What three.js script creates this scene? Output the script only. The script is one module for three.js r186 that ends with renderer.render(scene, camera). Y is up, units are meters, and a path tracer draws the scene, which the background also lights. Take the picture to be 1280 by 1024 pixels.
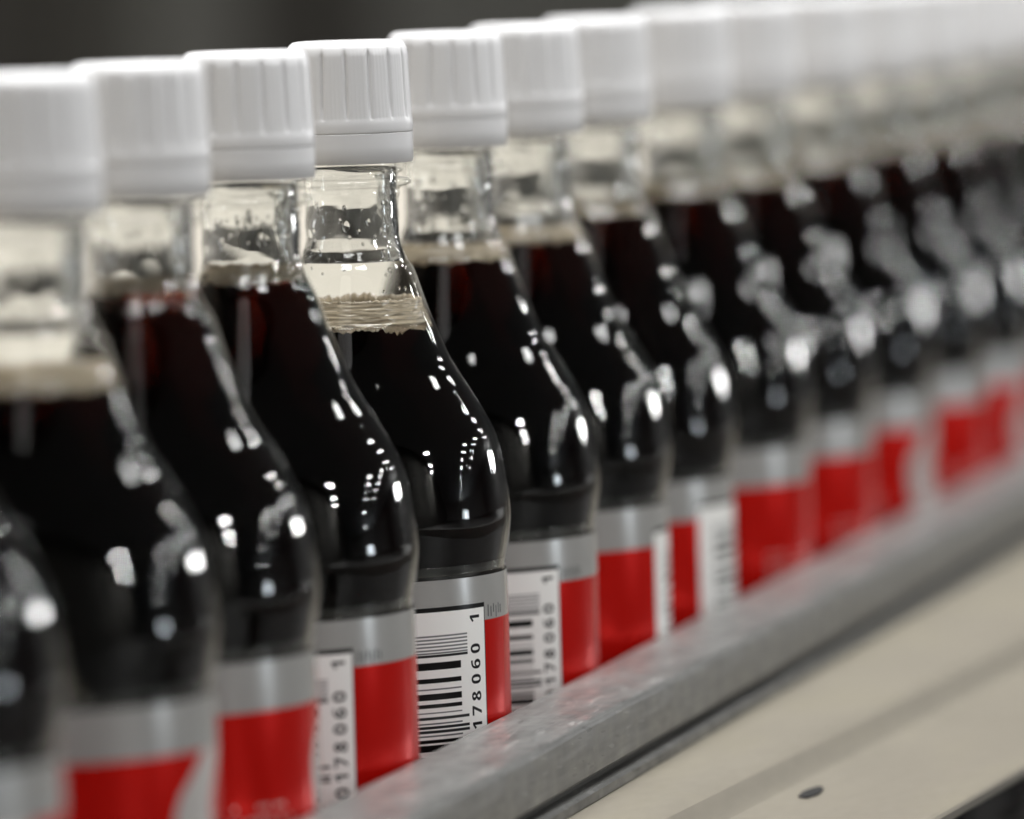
import * as THREE from 'three';
import { mergeGeometries, toCreasedNormals } from 'three/addons/utils/BufferGeometryUtils.js';
import { RoundedBoxGeometry } from 'three/addons/geometries/RoundedBoxGeometry.js';
import { RectAreaLightUniformsLib } from 'three/addons/lights/RectAreaLightUniformsLib.js';
import { ImprovedNoise } from 'three/addons/math/ImprovedNoise.js';

// ---------------------------------------------------------------- camera
// Long lens, 1.35 m from the bottle in focus, a little above the caps; the row runs along -z.
const H = 0.232;                                   // bottle height
const FPX = 9000;                                  // focal length in pixels of the 1280 wide photograph
const scene = new THREE.Scene();
scene.background = new THREE.Color(0, 0, 0);
const camera = new THREE.PerspectiveCamera(2 * Math.atan(512 / FPX) * 180 / Math.PI, 1.25, 0.05, 120);
camera.rotation.order = 'YXZ';
camera.rotation.set(-3.967726 * Math.PI / 180, 13.238947 * Math.PI / 180, -0.0297);   // held a little askew
camera.position.set(0.337762, 0.256586, 1.308974);
camera.focus = 1.336;
camera.userData.fStop = camera.getFocalLength() / 23.5;
camera.updateMatrixWorld(true);
scene.add(camera);

const renderer = new THREE.WebGLRenderer({ antialias: true });
renderer.setSize(1024, 819);
renderer.toneMapping = THREE.LinearToneMapping;
renderer.toneMappingExposure = 1.3;
renderer.shadowMap.enabled = true;
RectAreaLightUniformsLib.init();

// ---------------------------------------------------------------- helpers
let seed = 20241;
const rnd = () => { seed = (seed * 1664525 + 1013904223) >>> 0; return seed / 4294967296; };
const noise = new ImprovedNoise();
const names = new Map();
function numbered(n) { const k = names.get(n) || 0; names.set(n, k + 1); return k ? `${n}_${String(k).padStart(3, '0')}` : n; }
function shade(o) { o.traverse(m => { if (m.isMesh) { m.castShadow = true; m.receiveShadow = true; } }); return o; }
function part(name, geo, mat, parent) { const m = new THREE.Mesh(geo, mat); m.name = name; m.castShadow = m.receiveShadow = true; parent.add(m); return m; }
function thing(name, label, category, group) {
  const g = new THREE.Group(); g.name = numbered(name); g.userData = { label, category };
  if (group) g.userData.group = group;
  scene.add(g); return g;
}
function structure(name, geo, mat) { const m = new THREE.Mesh(geo, mat); m.name = name; m.castShadow = m.receiveShadow = true; m.userData = { kind: 'structure' }; scene.add(m); return m; }
const lin = (r, g, b) => new THREE.Color().setRGB(r, g, b);
const std = (c, roughness = 0.6, extra = {}) => new THREE.MeshStandardMaterial({ color: c, roughness, ...extra });
function box(w, h, d, x, y, z) { return new THREE.BoxGeometry(w, h, d).translate(x, y, z); }
const crease = (g, a) => { const c = toCreasedNormals(g.clone().scale(1000, 1000, 1000), a); return c.scale(0.001, 0.001, 0.001); };   // that helper joins points closer than a centimetre
function grainTexture(size, fn, srgb = false, repeat = 1) {
  const data = new Uint8Array(size * size * 4);
  for (let j = 0; j < size; j++) for (let i = 0; i < size; i++) {
    const c = fn(i / size, j / size); const k = (j * size + i) * 4;
    for (let q = 0; q < 3; q++) data[k + q] = Math.max(0, Math.min(255, Math.round(255 * (Array.isArray(c) ? c[q] : c))));
    data[k + 3] = 255;
  }
  const t = new THREE.DataTexture(data, size, size); t.magFilter = THREE.LinearFilter; t.minFilter = THREE.LinearFilter;
  t.wrapS = t.wrapT = THREE.RepeatWrapping; t.repeat.set(repeat, repeat);
  if (srgb) t.colorSpace = THREE.SRGBColorSpace;
  t.needsUpdate = true; return t;
}
const fbm = (x, y, z, o = 4) => { let s = 0, a = 0.5, f = 1; for (let i = 0; i < o; i++) { s += a * noise.noise(x * f, y * f, z * f); a *= 0.5; f *= 2; } return s; };

// ---------------------------------------------------------------- the hall: surfaces that the bottles mirror and that close off the view
const FLOOR = -0.95, CEIL = 4.6, X0 = -3.2, X1 = 40, Z0 = -32, Z1 = 4.5;
const mFloor = std(lin(0.04, 0.039, 0.037), 0.6), mWall = std(lin(0.55, 0.55, 0.54), 0.8), mPale = std(lin(0.24, 0.23, 0.20), 0.85), mDark = std(lin(0.055, 0.052, 0.045), 0.85), mBrown = std(lin(0.075, 0.066, 0.052), 0.85), mCeil = std(lin(0.38, 0.38, 0.38), 0.9);
structure('floor', box(X1 - X0 + 0.6, 0.2, Z1 - Z0 + 0.6, (X0 + X1) / 2, FLOOR - 0.1, (Z0 + Z1) / 2), mFloor);
structure('ceiling', box(X1 - X0 + 0.6, 0.2, Z1 - Z0 + 0.6, (X0 + X1) / 2, CEIL + 0.1, (Z0 + Z1) / 2), mCeil);
const ZS = -12.7;                                  // the left wall turns from brown cladding to pale sheeting here
structure('wall_left', box(0.2, CEIL - FLOOR, Z1 - ZS, X0 - 0.1, (FLOOR + CEIL) / 2, (ZS + Z1) / 2), mBrown);
structure('wall_left_far', box(0.2, CEIL - FLOOR, ZS - Z0, X0 - 0.1, (FLOOR + CEIL) / 2, (Z0 + ZS) / 2), mPale);
structure('wall_column', box(0.12, CEIL - FLOOR, 0.6, X0 + 0.06, (FLOOR + CEIL) / 2, -10.9), mPale);
structure('wall_right', box(0.2, CEIL - FLOOR, Z1 - Z0, X1 + 0.1, (FLOOR + CEIL) / 2, (Z0 + Z1) / 2), mWall);
structure('wall_far', box(X1 - X0 + 0.39, CEIL - FLOOR, 0.2, (X0 + X1) / 2, (FLOOR + CEIL) / 2, Z0 - 0.1), mWall);
structure('wall_near', box(X1 - X0 + 0.39, CEIL - FLOOR, 0.2, (X0 + X1) / 2, (FLOOR + CEIL) / 2, Z1 + 0.1), mDark);

// square ceiling lamps hung over the hall to the right of the line, with others added overhead
const mHousing = std(lin(0.35, 0.35, 0.35), 0.5);
function glow(c, k) { return new THREE.MeshStandardMaterial({ color: 0x000000, emissive: c, emissiveIntensity: k, roughness: 0.4 }); }
const mGlow = glow(lin(1, 0.995, 0.985), 6);
const LAMP = 1.0, LAMPY = 3.75;
const housingGeo = mergeGeometries([box(LAMP + 0.1, 0.14, LAMP + 0.1, 0, 0.09, 0), box(0.05, CEIL - LAMPY - 0.16, 0.05, 0, 0.16 + (CEIL - LAMPY - 0.16) / 2, 0)]);
const diffuserGeo = box(LAMP, 0.02, LAMP, 0, 0.01, 0);
function ceilingLamp(x, z, L, k = 1) {
  const g = thing('ceiling_lamp', 'square glowing lamp hung from the hall ceiling', 'lamp', 'lamps hung in rows from the hall ceiling');
  g.position.set(x, LAMPY, z);
  const hs = part('housing', housingGeo, mHousing, g), df = part('diffuser', diffuserGeo, mGlow, g); hs.scale.set(k, 1, k); df.scale.set(k, 1, k);
  const l = new THREE.RectAreaLight(lin(1, 0.995, 0.985), L, LAMP * k, LAMP * k);
  l.position.set(0, -0.01, 0); l.rotation.x = -Math.PI / 2; g.add(l);
}
const LK = 190;
for (const [x, z, k] of [[8.8, 2.5, 0.6], [12.9, 3.5, 0.55], [15.4, 4.0, 0.5]]) ceilingLamp(x, z, LK, k);
for (const x of [10.5, 13, 16, 19.5, 24, 30]) ceilingLamp(x, -5.2, 85, 0.4);
for (const x of [9.5, 11.6, 14, 17, 21]) ceilingLamp(x, -9.2, 85, 0.4);
for (const [x, z, k] of [[1.85, -0.95, 0.09], [1.7, -1.4, 0.08], [2.1, -1.6, 0.1], [2.45, -2.0, 0.1], [2.2, -2.3, 0.09], [2.7, -2.7, 0.12], [2.4, -3.1, 0.1], [2.75, -3.5, 0.13], [3.3, -4.3, 0.14], [2.9, -4.6, 0.13], [4.0, -5.4, 0.17], [4.9, -7.0, 0.2], [4.2, -7.6, 0.2], [5.8, -9.4, 0.3], [7.4, -12.5, 0.4], [9.6, -17, 0.5]]) ceilingLamp(x, z, 85, k);
ceilingLamp(3.9, -2.9, 8, 0.6);
for (const [x, z] of [[1.1, 1.0], [-0.25, 1.4], [-1.0, 0.0], [0.9, -0.6], [-0.1, -0.3]]) ceilingLamp(x, z, z > 0.5 ? 7 : 12.8);  // overhead lamps added to brighten the caps, steep enough to stay out of reflections

// tall lit doorway at the right and the window strip at the far right, both outside the frame
function litWindow(name, label, w, h, x, y, z, turn, L, color) {
  const g = thing(name, label, 'window'); g.position.set(x, y, z); g.rotation.y = turn;
  const t = 0.08;
  part('frame', mergeGeometries([box(w + 2 * t, t, 0.08, 0, h / 2 + t / 2, 0.04), box(w + 2 * t, t, 0.08, 0, -h / 2 - t / 2, 0.04), box(t, h, 0.08, -w / 2 - t / 2, 0, 0.04), box(t, h, 0.08, w / 2 + t / 2, 0, 0.04)]), mHousing, g);
  part('pane', box(w, h, 0.02, 0, 0, 0.02), glow(color, L * 0.1), g);
  const l = new THREE.RectAreaLight(color, L, w, h); l.position.set(0, 0, 0.035); l.rotation.y = Math.PI; g.add(l);
}
litWindow('hall_window', 'wide bright window high in the far hall wall', 3.4, 1.4, 18, 2.7, Z0 + 0.02, 0, 40, lin(1, 1, 1));
litWindow('lit_doorway', 'tall bluish lit doorway in the right hall wall', 3.2, 3.2, X1 - 0.02, 0.75, -9, -Math.PI / 2, 11, lin(0.85, 0.93, 1.0));

// ---------------------------------------------------------------- conveyor, guide rail and cream board
const ROWZ0 = 0.55, ROWZ1 = -1.2;                 // the stretch of line that the picture shows, with its ends outside the frame
const LEN = ROWZ0 - ROWZ1, MIDZ = (ROWZ0 + ROWZ1) / 2;
{
  const g = thing('conveyor', 'steel conveyor track carrying the row of bottles', 'conveyor');
  const mSteel = std(lin(0.42, 0.42, 0.41), 0.35, { metalness: 0.9 });
  part('bed', box(0.085, 0.02, LEN, 0, -0.0165, MIDZ), mSteel, g);
  const slat = new RoundedBoxGeometry(0.082, 0.006, 0.0365, 2, 0.0015);
  const mSlat = std(lin(0.33, 0.33, 0.32), 0.4, { metalness: 0.6 });
  const n = Math.floor(LEN / 0.038);
  for (let i = 0; i < n; i++) { const m = part('slat', slat, mSlat, g); m.position.set(0, -0.0031, ROWZ0 - 0.019 - i * 0.038); }
  part('bed_leg', box(0.05, -FLOOR - 0.0265, 0.05, 0, (FLOOR - 0.0265) / 2, 0.45), mSteel, g);
  part('bed_leg', box(0.05, -FLOOR - 0.0265, 0.05, 0, (FLOOR - 0.0265) / 2, -1.1), mSteel, g);
}
function extrudeRow(points, z0, z1, bevel = 0) {    // cross-section in x, y drawn along the row; uv in metres
  const s = new THREE.Shape(points.map(p => new THREE.Vector2(p[0], p[1])));
  const g = new THREE.ExtrudeGeometry(s, { depth: z0 - z1, steps: 240, bevelEnabled: false });
  g.translate(0, 0, z1); return g;
}
function wear(g) {                                   // hand-sized dents and rubbed edges along a bar
  const p = g.attributes.position;
  for (let i = 0; i < p.count; i++) {
    const x = p.getX(i), y = p.getY(i), z = p.getZ(i);
    if (y > 0.1040 && x > 0.0436) { const n = noise.noise(z * 42, x * 90, 2.1) + 0.6 * noise.noise(z * 130, 4.2, y * 60); p.setX(i, x + 0.00028 * n - 0.0001); p.setY(i, y + 0.00022 * noise.noise(z * 60, 7.7, 1.1) - 0.0001); }
    else if (y > 0.1055) p.setY(i, y + 0.00012 * noise.noise(z * 30, x * 200, 5.5));
  }
  g.computeVertexNormals(); return g;
}
const scratch = grainTexture(512, (u, v) => {
  const a = fbm(u * 60, v * 4, 1.3, 3), b = fbm(u * 9 + 3, v * 2, 4.1, 4), c = fbm(u * 50 + v * 3, v * 6, 9.1, 2);
  return 0.62 + 0.16 * a + 0.16 * b + (c > 0.27 ? 0.14 : 0) + (c < -0.3 ? -0.12 : 0);
}, true);
const scratchRough = grainTexture(256, (u, v) => 0.62 + 0.35 * fbm(u * 16, v * 10, 7.7, 4));
for (const t of [scratch, scratchRough]) t.repeat.set(14, 14);
const mRail = std(lin(0.34, 0.34, 0.33), 0.62, { map: scratch, roughnessMap: scratchRough, bumpMap: scratch, bumpScale: 0.00012 });
const mGroove = std(lin(0.10, 0.098, 0.09), 0.6);
{
  const g = thing('guide_rail', 'scuffed grey guide rail running along the bottles', 'rail');
  const ring = []; for (let i = 0; i <= 5; i++) { const t = i / 5 * Math.PI / 2; ring.push([0.0468 - 0.0013 * (1 - Math.sin(t)), 0.1065 - 0.0013 * (1 - Math.cos(t))]); }
  part('rail_bar', crease(wear(extrudeRow([[0.0279, 0.0958], [0.0279, 0.1059], [0.0285, 0.1065], ...ring, [0.0468, 0.0966], [0.0460, 0.0958]], ROWZ0, ROWZ1)), 0.5), mRail, g);
  part('channel', extrudeRow([[0.0290, 0.0918], [0.0290, 0.0956], [0.0440, 0.0956], [0.0440, 0.0918]], ROWZ0, ROWZ1), mGroove, g);
  part('lower_lip', extrudeRow([[0.0442, 0.0917], [0.0442, 0.0940], [0.0470, 0.0940], [0.0476, 0.0934], [0.0476, 0.0917]], ROWZ0, ROWZ1), mRail, g);
  for (const z of [0.45, -0.2, -0.65, -1.1]) part('bracket', box(0.006, 0.0915 + 0.02, 0.02, 0.0436, 0.0915 / 2 - 0.0105, z), mHousing, g);
}
const creamTex = grainTexture(512, (u, v) => {
  const a = fbm(u * 9, v * 3, 2.2, 4), b = fbm(u * 90, v * 30, 5.5, 2);
  const k = 0.94 + 0.07 * a + 0.05 * b; return [k, k * 0.995, k * (0.985 - 0.05 * Math.max(0, a))];
}, true);
creamTex.repeat.set(5, 5);
const mStrip = new THREE.MeshPhysicalMaterial({ color: lin(0.50, 0.462, 0.40), roughness: 0.5 });
const mCream = new THREE.MeshPhysicalMaterial({ color: lin(0.212, 0.194, 0.16), roughness: 0.55, map: creamTex });
{
  const g = thing('side_board', 'cream plastic board beside the grey guide rail', 'board');
  // x, y of the cross-section at z; the outer edge runs slightly away from the row
  const prof = [[0.0410, 0.0915], [0.0580, 0.0915], [0.0622, 0.0913], [0.0645, 0.0908], [0.0662, 0.0898], [0.0672, 0.0884], [0.0681, 0.0866], [0.0693, 0.0854], [0.0715, 0.0847], [0.0750, 0.0845], [0.1050, 0.0845], [0.1058, 0.0842], [0.1062, 0.0836], [0.1062, 0.0822], [0.1055, 0.0816], [0.0950, 0.0816], [0.0950, 0.0770], [0.041, 0.0770]];  // the step down is shaped to give the soft dark band along the board
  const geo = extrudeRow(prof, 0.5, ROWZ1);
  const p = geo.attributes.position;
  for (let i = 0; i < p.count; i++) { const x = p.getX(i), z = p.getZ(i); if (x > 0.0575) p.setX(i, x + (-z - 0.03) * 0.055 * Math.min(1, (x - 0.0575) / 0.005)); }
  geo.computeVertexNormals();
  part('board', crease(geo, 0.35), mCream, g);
  part('support', box(0.05, -FLOOR + 0.0768, 0.05, 0.08, (FLOOR + 0.0768) / 2, 0.42), mHousing, g);
  part('support', box(0.05, -FLOOR + 0.0768, 0.05, 0.10, (FLOOR + 0.0768) / 2, -1.1), mHousing, g);
}
{
  const g = thing('added_shade_bar', 'added grey steel bar on posts that shades the cream board', 'guard');  // unseen bar, added to block low side light and darken the board step
  const mShadeBar = std(lin(0.17, 0.168, 0.16), 0.5);
  part('bar', new RoundedBoxGeometry(0.008, 0.024, 1.4, 3, 0.002).translate(0.171, 0.107, -0.5), mShadeBar, g);
  for (const z of [0.15, -0.5, -1.15]) part('post', box(0.03, 0.117 - FLOOR, 0.03, 0.1905, (0.117 + FLOOR) / 2, z), mShadeBar, g);
}
{
  const g = thing('neck_backing', 'added cream strip slanted to brighten the clear bottle necks from behind', 'rail');  // strip added and tilted to catch overhead light behind the clear necks
  part('strip', extrudeRow([[-0.0400, 0.1640], [-0.0430, 0.1610], [-0.0880, 0.2060], [-0.0850, 0.2090]], ROWZ0 - 0.1, ROWZ1), mStrip, g);
  for (const z of [0.4, -0.4, -1.1]) part('bracket', box(0.008, 0.18 - FLOOR, 0.03, -0.0740, (0.18 + FLOOR) / 2, z), mHousing, g);
}
{
  const s = new THREE.Shape();
  for (let i = 0; i < 22; i++) { const a = i / 22 * Math.PI * 2, r = 1 + 0.22 * noise.noise(Math.cos(a) * 1.7, Math.sin(a) * 1.7, 0.4); s[i ? 'lineTo' : 'moveTo'](Math.cos(a) * r * 0.0014, Math.sin(a) * r * 0.0075); }
  const geo = new THREE.ExtrudeGeometry(s, { depth: 0.0001, bevelEnabled: true, bevelSize: 0.0004, bevelThickness: 0.00012, bevelSegments: 2, curveSegments: 8 });
  geo.rotateX(-Math.PI / 2); geo.translate(0.0752, 0.08475, -0.050);
  const m = part('grime_blob', geo, std(lin(0.012, 0.012, 0.012), 1), scene);
  m.userData = { label: 'small dark blob of grime on the cream board', category: 'grime' };
}

// ---------------------------------------------------------------- bottles
const mm = 0.001, PX = 0.15 * mm;                   // profile measured on the bottle in focus: millimetres below the cap top, radius
function spline(pts, n) { const c = new THREE.SplineCurve(pts.map(p => new THREE.Vector2(p[0], p[1]))); return c.getPoints(n); }
const shoulder = [[8.9, 28.8], [8.88, 32.5], [8.95, 36.4], [10.0, 39.6], [11.6, 42.5], [14.1, 49.8], [17.7, 58.6], [21.4, 64.9], [24.7, 70.7], [26.5, 75.6], [27.8, 82.9], [28.35, 88.7], [27.8, 93.5], [26.95, 98.2]];
const lower = [[26.95, 98.2], [26.9, 102], [26.9, 158], [27.3, 160.5], [26.8, 166], [25.2, 176], [24.6, 186], [25.6, 198], [26.9, 208], [27.2, 218], [26.0, 225], [22.6, 230], [18.0, 231.9], [13, 230.5], [6, 226.5], [0.05, 225.5]];
const outer = [...spline(shoulder, 130), ...spline(lower, 100).slice(1)];
const finish = [[7.65, 2.6], [8.75, 2.6], [8.75, 21.5], [8.80, 22.9], [9.65, 23.1], [9.80, 23.4], [9.65, 23.7], [8.95, 24.0], [9.05, 24.6], [10.95, 24.9], [11.35, 25.3], [11.35, 25.8], [10.85, 26.2], [9.45, 26.6], [9.05, 27.0], [9.20, 27.6], [9.05, 28.2], [8.90, 28.6]].reduce((o, p, i, a) => { if (i) for (let k = 1; k <= 2; k++) o.push([a[i - 1][0] + (p[0] - a[i - 1][0]) * k / 2, a[i - 1][1] + (p[1] - a[i - 1][1]) * k / 2]); else o.push(p); return o; }, []).map(p => new THREE.Vector2(...p));
const rAt = d => { for (let i = 1; i < outer.length; i++) if (outer[i].y >= d) { const a = outer[i - 1], b = outer[i], t = (d - a.y) / Math.max(1e-6, b.y - a.y); return a.x + (b.x - a.x) * t; } return 20; };
function lathe(points, seg) {                       // points in mm, radius and depth below the cap top; made bottom first so that faces point outward
  const g = new THREE.LatheGeometry(points.slice().reverse().map(p => new THREE.Vector2(p.x * mm, H - p.y * mm)), seg);
  return g;
}
function wobble(g, amp, fx, fy, z) {
  const p = g.attributes.position;
  for (let i = 0; i < p.count; i++) {
    const x = p.getX(i), y = p.getY(i), w = p.getZ(i), r = Math.hypot(x, w); if (r < 1e-5) continue;
    const a = amp * noise.noise(x * fx, y * fy + z, w * fx) ; p.setX(i, x * (1 + a / r)); p.setZ(i, w * (1 + a / r));
  }
  g.computeVertexNormals();
  return g;
}
function weldSeam(g, seg) {                         // same normal on both sides of the lathe's seam
  const n = g.attributes.normal, rows = n.count / (seg + 1);
  for (let j = 0; j < rows; j++) { const a = j, b = seg * rows + j; const v = new THREE.Vector3(n.getX(a) + n.getX(b), n.getY(a) + n.getY(b), n.getZ(a) + n.getZ(b)).normalize(); n.setXYZ(a, v.x, v.y, v.z); n.setXYZ(b, v.x, v.y, v.z); }
  return g;
}
const SEG = 256;
const shellGeo = weldSeam(wobble(wobble(wobble(lathe([...finish, ...outer], SEG), 0.055 * mm, 110, 50, 3.1), 0.006 * mm, 420, 260, 6.6), 0.0012 * mm, 1100, 500, 1.2), SEG);
{                                                   // moulded ripples round the neck
  const p = shellGeo.attributes.position;
  for (let i = 0; i < p.count; i++) { const d = (H - p.getY(i)) / mm, x = p.getX(i), z = p.getZ(i), r = Math.hypot(x, z); if (d < 28.5 || d > 44) continue; const e = Math.min(1, (d - 28.5) / 2) * Math.min(1, (44 - d) / 3), q = 1 + e * 0.13 * mm * noise.noise(x * 90, d * 0.62, z * 90) / r; p.setX(i, x * q); p.setZ(i, z * q); }
  shellGeo.computeVertexNormals(); weldSeam(shellGeo, SEG);
}
const neckGeo = (() => {                            // thick clear wall of the neck: outside and inside joined into a ring
  const line = pts => pts.map(p => new THREE.Vector2(...p)).reduce((o, p, i, a) => { if (i) for (let k = 1; k <= 6; k++) o.push(a[i - 1].clone().lerp(p, k / 6)); else o.push(p); return o; }, []);
  const out = line([[8.65, 22.8], [8.65, 30], [8.65, 35.5], [9.15, 38.0], [9.85, 40.2]]), inn = line([[9.8, 40.25], [8.75, 38.3], [8.0, 35.5], [7.5, 30], [7.35, 22.7]]);
  return weldSeam(wobble(lathe([out[0].clone().add(new THREE.Vector2(-1.25, -0.1)), ...out, ...inn], SEG), 0.3 * mm, 170, 300, 8.4), SEG);
})();
// cap: sixteen grooves in the side, a proud band, then the smooth tamper ring
const capGeo = (() => {
  const prof = [[0.05, 0.15], [11.5, 0.1], [12.6, 0.22], [13.5, 0.75], [14.05, 1.6], [14.25, 2.6], [14.3, 3.0], [14.45, 6], [14.6, 9], [14.75, 12], [14.85, 14.0], [14.9, 14.5], [15.0, 14.9], [15.05, 15.6], [15.02, 16.4], [14.98, 16.8], [14.9, 16.98], [14.2, 17.02], [13.2, 17.02]];
  const seg = 288, g = lathe(prof.map(p => new THREE.Vector2(p[0] * 0.80, p[1] * 1.02 - 1.2)), seg), p = g.attributes.position;
  for (let i = 0; i < p.count; i++) {
    const x = p.getX(i), z = p.getZ(i), d = ((H - p.getY(i)) / mm + 1.2) / 1.02, r = Math.hypot(x, z); if (r < 0.0110 || d > 14.3 || d < 1.8) continue;
    const a = Math.atan2(x, z) / (Math.PI * 2) * 16, f = Math.abs(a - Math.round(a)); const fine = 0.035 * Math.cos((a * 6) * Math.PI * 2);
    const e = Math.min(1, (d - 1.8) / 1.2) * Math.min(1, (14.3 - d) / 0.6);
    const q = (r - e * (0.5 * Math.exp(-Math.pow(f / 0.075, 2)) + fine * 0.9) * mm) / r; p.setX(i, x * q); p.setZ(i, z * q);
  }
  g.computeVertexNormals(); return weldSeam(g, seg);
})();
const tamperGeo = crease(lathe([[13.3, 17.06], [14.88, 17.06], [14.95, 17.14], [14.95, 19.5], [14.9, 22.2], [14.55, 22.6], [13.3, 22.6]].map(p => new THREE.Vector2(p[0] * 0.80, p[1] * 1.02 - 1.2)), 96), 0.6);

// label print: silver band, red field, white wave, price-code panel with upright digits
const LTOP = 98.9, LBOT = 158.5, LR = 27.3;
const labelTex = (() => {
  const W = 2048, mmw = W / (2 * Math.PI * LR), Hpx = Math.round((LBOT - LTOP) * mmw);
  const c = document.createElement('canvas'); c.width = W; c.height = Hpx; const x = c.getContext('2d');
  const k = mmw, PR = 1024, PW = 31 * k;
  x.fillStyle = '#dc160d'; x.fillRect(0, 0, W, Hpx);
  x.fillStyle = '#c0c0be'; x.fillRect(0, 0, W, 8.4 * k);
  x.fillStyle = '#b2b2b0'; for (let i = 0; i < 900; i++) { const s = rnd() * W; x.globalAlpha = 0.18; x.fillRect(s, rnd() * 8.2 * k, 2 + rnd() * 8, 1); } x.globalAlpha = 1;
  // wave
  x.fillStyle = '#e2dedb';
  {
    const deg = Math.PI / 180 * LR * k, off = PR + 110 * deg, left = [[19, 8.4], [12, 11.5], [3.5, 15], [0.5, 18], [0, 21], [3, 26], [9, 33], [18, 44], [26, 60]], right = [[58, 60], [46, 44], [36, 33], [29, 26], [25, 21], [25, 17], [31, 12.5], [40, 8.4]];
    x.beginPath(); [...left, ...right].forEach(([a, d], i) => x[i ? 'lineTo' : 'moveTo'](off + a * deg, d * k)); x.closePath(); x.fill();
  }
  // panel
  const y0 = 5.0 * k; x.fillStyle = '#f4f4f2'; x.fillRect(PR - PW, y0, PW, 36 * k);
  x.fillStyle = '#161616'; x.fillRect(PR - PW, y0, PW, 0.85 * k);
  x.fillStyle = '#333'; x.fillRect(PR - 0.14 * k, y0, 0.22 * k, 36 * k);
  const bx0 = PR - PW + 5 * k, bx1 = PR - 7.0 * k, bxl = PR - 5.2 * k;
  x.fillStyle = '#101010';
  for (const d of [5.2, 5.85, 6.5, 7.15, 7.8, 8.35]) { x.fillStyle = '#77787a'; x.fillRect(bx0, y0 + d * k, bxl - bx0, 0.3 * k); }
  x.fillStyle = '#0e0e0e';
  let yy = 9.2; const bars = [0.42, 1.15, 1.25, 1.4, 1.0, 1.25, 1.55, 1.3, 1.05, 0.7, 0.45, 0.9, 1.0, 0.8];
  const wid = [[9.0, 0.45, 1], [10.9, 1.35, 0], [13.6, 0.85, 0], [15.2, 0.25, 2], [16.6, 1.15, 0], [18.3, 0.7, 0], [19.6, 0.22, 2], [20.6, 0.5, 1], [21.6, 0.28, 2], [22.3, 0.5, 1], [23.1, 0.5, 1], [23.9, 0.3, 2], [24.9, 0.6, 0], [26.2, 1.2, 0], [28.0, 0.5, 0], [29.3, 0.9, 0], [30.8, 0.35, 0], [31.6, 0.5, 0], [32.6, 0.4, 1]];
  for (const [d, w, t] of wid) { x.fillStyle = ['#0b0b0b', '#2a2a2c', '#6a6a6c'][t]; x.fillRect(bx0, y0 + (d - w / 2) * k, (t === 1 ? bxl : bx1) - bx0, w * k); }
  x.fillStyle = '#1a1a1c'; x.textAlign = 'center'; x.textBaseline = 'middle';
  const digit = (ch, d, s) => { x.save(); x.translate(PR - 3.0 * k, y0 + d * k); x.rotate(-Math.PI / 2); x.font = `bold ${Math.round(s * k)}px sans-serif`; x.fillText(ch, 0, 0); x.restore(); };
  for (const [ch, d] of [['1', 2.6], ['0', 8.4], ['6', 11.3], ['0', 14.1], ['8', 17.3], ['7', 20.0], ['1', 22.6], ['0', 25.4], ['0', 28.2], ['7', 31.6]]) digit(ch, d, 3.7);
  // small print beside the panel
  x.fillStyle = '#6f7072'; for (let i = 0; i < 6; i++) x.fillRect(PR + (1.2 + i * 1.05) * k, y0 + (0.6 + (i % 2) * 0.4) * k, 0.4 * k, (2.2 - (i % 3) * 0.3) * k);
  x.fillStyle = '#e8e4e0'; for (let r = 0; r < 9; r++) for (let q = 0; q < 22; q++) if (rnd() > 0.25) x.fillRect(PR + (24 + q * 0.95) * k, (24 + r * 2.1) * k, 0.6 * k, 0.75 * k);
  const t = new THREE.CanvasTexture(c); t.colorSpace = THREE.SRGBColorSpace; t.wrapS = THREE.RepeatWrapping; t.anisotropy = 8;
  const f = document.createElement('canvas'); f.width = 1024; f.height = Hpx >> 1; const q = f.getContext('2d'); q.scale(0.5, 0.5);   // foil shows everywhere but on the white print
  q.fillStyle = '#ffffff'; q.fillRect(0, 0, W, Hpx); q.fillStyle = '#000000'; q.fillRect(PR - PW, y0, PW, 36 * k);
  const ft = new THREE.CanvasTexture(f); ft.wrapS = THREE.RepeatWrapping;
  return [t, ft];
})();
const labelGeo = (() => {
  const pts = []; for (let i = 0; i <= 12; i++) pts.push(new THREE.Vector2(LR + (i === 0 || i === 12 ? -0.12 : 0), LTOP + (LBOT - LTOP) * i / 12));
  const g = lathe(pts, 160); const uv = g.attributes.uv, p = g.attributes.position;
  for (let i = 0; i < p.count; i++) uv.setY(i, 1 - ((H - p.getY(i)) / mm - LTOP) / (LBOT - LTOP));
  return wobble(g, 0.10 * mm, 60, 40, 1.7);
})();

const mShell = new THREE.MeshPhysicalMaterial({ color: lin(0.97, 0.98, 0.97), roughness: 0.03, transmission: 1, thickness: 0, ior: 1.57 });
const mCola = new THREE.MeshPhysicalMaterial({ color: lin(1, 1, 1), roughness: 0.0, transmission: 1, thickness: 0.05, ior: 1.35, attenuationColor: lin(0.22, 0.035, 0.008), attenuationDistance: 0.016 });
const mNeck = new THREE.MeshPhysicalMaterial({ color: lin(1, 1, 1), roughness: 0.02, transmission: 1, thickness: 0.002, ior: 1.5 });
const frothTex = grainTexture(256, (u, v) => { const w = v * 30 + u * 9, a = fbm(u * 7 + 2, w, 3.3, 3), b = noise.noise(u * 26, w * 1.9, 8.8), k = 0.84 + 0.34 * a + 0.2 * Math.max(0, b); return [k, k * 0.97, k * 0.92]; }, true);
const mFoam = new THREE.MeshPhysicalMaterial({ color: lin(0.86, 0.79, 0.67), roughness: 0.16, transmission: 0.45, thickness: 0, map: frothTex });
const mCap = new THREE.MeshPhysicalMaterial({ color: lin(0.84, 0.84, 0.85), roughness: 0.34 });
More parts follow.
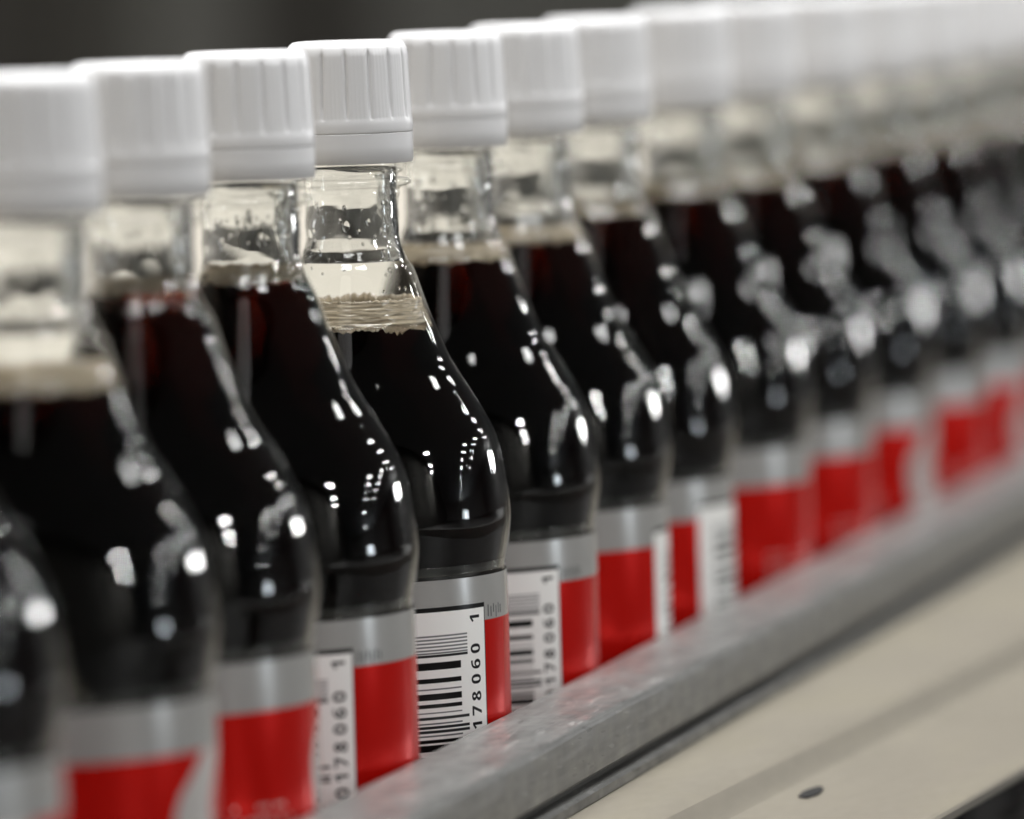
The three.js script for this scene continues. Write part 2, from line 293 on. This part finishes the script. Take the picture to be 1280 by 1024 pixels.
const mLabel = new THREE.MeshPhysicalMaterial({ map: labelTex[0], metalness: 0.5, metalnessMap: labelTex[1], roughness: 0.22, ior: 1.5, specularIntensity: 0.9 });
const mDrop = new THREE.MeshPhysicalMaterial({ color: lin(1, 1, 1), roughness: 0, transmission: 1, thickness: 0.002, ior: 1.33 });

function colaGeo(level) {
  const pts = [new THREE.Vector2(0.05, level + 0.25), new THREE.Vector2(rAt(level) - 1.6, level + 0.2), new THREE.Vector2(rAt(level) - 0.75, level - 0.25)];
  for (const p of outer) if (p.y > level + 0.3) { const r = Math.max(0.05, p.x - 0.55); pts.push(new THREE.Vector2(r, p.x < 21 && p.y > 200 ? p.y - 0.6 : p.y)); }
  return lathe(pts, 96);
}
function foamGeo(level, h, k) {                     // ring of froth with ragged rims, lying on the drink against the wall
  const seg = 420, pts = [];
  const rim = d => rAt(d) - 0.62;
  pts.push([2, level + 0.18], [rim(level) - 3.0, level - 0.2], [rim(level - h) - 1.4, level - h * 0.7], [rim(level - h) - 0.7, level - h], [rim(level - h), level - h]);
  for (let i = 1; i <= 28; i++) { const d = level - h + (h + 0.9) * i / 28; pts.push([rim(d) + 0.02, d]); }
  const g = lathe(pts.map(p => new THREE.Vector2(...p)), seg), p = g.attributes.position;
  for (let i = 0; i < p.count; i++) {
    const x = p.getX(i), z = p.getZ(i), d = (H - p.getY(i)) / mm, a = Math.atan2(x, z) + (d - level) * 0.16;
    const j = noise.noise(Math.cos(a) * 5, Math.sin(a) * 5, k) * 0.9 + noise.noise(Math.cos(a) * 22, Math.sin(a) * 22, k + 3) * 0.75 + noise.noise(Math.cos(a) * 40, Math.sin(a) * 40, k) * 0.6;
    const w = 0.95 * THREE.MathUtils.smoothstep(d, level - 0.6, level + 0.7) + 0.5 * (1 - THREE.MathUtils.smoothstep(d, level - h, level - h + 0.8)); p.setY(i, p.getY(i) - j * w * mm);
    const r = Math.hypot(x, z), q = 1 - (0.34 * Math.abs(noise.noise(Math.cos(a) * 3, Math.sin(a) * 3, k + d * 1.4)) + 0.05 * noise.noise(a * 9, d * 2.2, k)) * mm * (r > 0.006 ? 1.3 : 0) / Math.max(r, 1e-4); p.setX(i, x * q); p.setZ(i, z * q);
  }
  g.computeVertexNormals(); return weldSeam(g, seg);
}
function dropGeo(level, n) {
  const list = [], s = new THREE.SphereGeometry(1, 10, 8);
  for (let i = 0; i < n; i++) {
    const d = 28 + rnd() * Math.max(3, level - 34), r = (d < 40 ? 7.4 : rAt(d) - 0.7) - 0.2, a = rnd() * Math.PI * 2, q = (0.25 + 0.6 * rnd() * rnd()) * mm;
    const g = s.clone(); g.scale(q, q * (0.9 + rnd() * 0.8), q * 0.5); g.translate(0, 0, r * mm); g.rotateY(a); g.translate(0, H - d * mm, 0); list.push(g);
  }
  return mergeGeometries(list);
}

// depth along the row (in bottle steps from the camera), fill level, froth height, and where the right edge of the code panel sits as seen from the line's open side
const STEP = 0.0725737, D4 = 19.10;
const row = [
  [15.08, 44, 3.2, -95, 'cola bottle standing first in the row, before the under-filled bottle'],
  [16.26, 48.8, 2.8, -64, 'under-filled cola bottle with deep clear neck and white wave on its red label'],
  [17.14, 37.2, 2.2, -40, 'well-filled cola bottle with white wave curling along the edge of its red label'],
  [18.10, 39.0, 2.2, 34.7, 'cola bottle with digits at the edge of its white panel, beside a wide red field'],
  [19.10, 52.0, 4.6, 55, 'low-filled cola bottle with thick froth and its barcode panel turned to the rail'],
  [20.17, 43.4, 2.4, 45, 'well-filled cola bottle with barcode panel, directly behind the low-filled barcode bottle'],
  [21.12, 43.2, 2.4, 127, 'cola bottle with plain red label and thin white panel edge'],
  [22.07, 40.8, 2.4, 110, 'cola bottle showing the left half of its barcode panel next to red'],
  [23.29, 40.5, 2.4, -12],
  [24.40, 41.5, 2.4, -10],
  [25.60, 41.0, 2.4, -62],
  [26.70, 40.5, 2.4, -26],
  [27.75, 41.5, 2.4, -56],
  [28.80, 41.0, 2.4, -30],
  [29.85, 41.0, 2.4, 10],
  [30.90, 41.0, 2.4, 90],
  [31.95, 41.0, 2.4, -40],
];
row.forEach(([d, level, froth, panel, label], i) => {
  const z = -(d - D4) * STEP, x = 0;
  const g = thing('cola_bottle', label || 'cola bottle with white ribbed cap in the far run of the row', 'bottle', 'capped cola bottles queued along the guide rail');
  g.position.set(x, 0, z);
  const sh = part('shell', shellGeo, mShell, g); part('neck_wall', neckGeo, mNeck, sh);
  part('cola', colaGeo(level), mCola, g);
  part('froth', foamGeo(level, froth, i * 1.37), mFoam, g);
  if (i < 12) { const dg = part('droplets', dropGeo(level, 44), mDrop, g); dg.userData.kind = 'stuff'; }
  const cap = part('cap', capGeo, mCap, g); part('tamper_ring', tamperGeo, mCap, cap); 
  const toCam = Math.atan2(camera.position.x - x, camera.position.z - z);
  cap.rotation.y = toCam + (i === 3 ? 14.5 : i === 4 ? -2 : i === 5 ? 7.5 : rnd() * 22) * Math.PI / 180;
  const lb = part('label', labelGeo, mLabel, g);
  lb.rotation.y = toCam + panel * Math.PI / 180 - Math.PI;      // the panel's right edge lies at u = 0.5
  sh.rotation.y = rnd() * 6.28;
});

renderer.render(scene, camera);
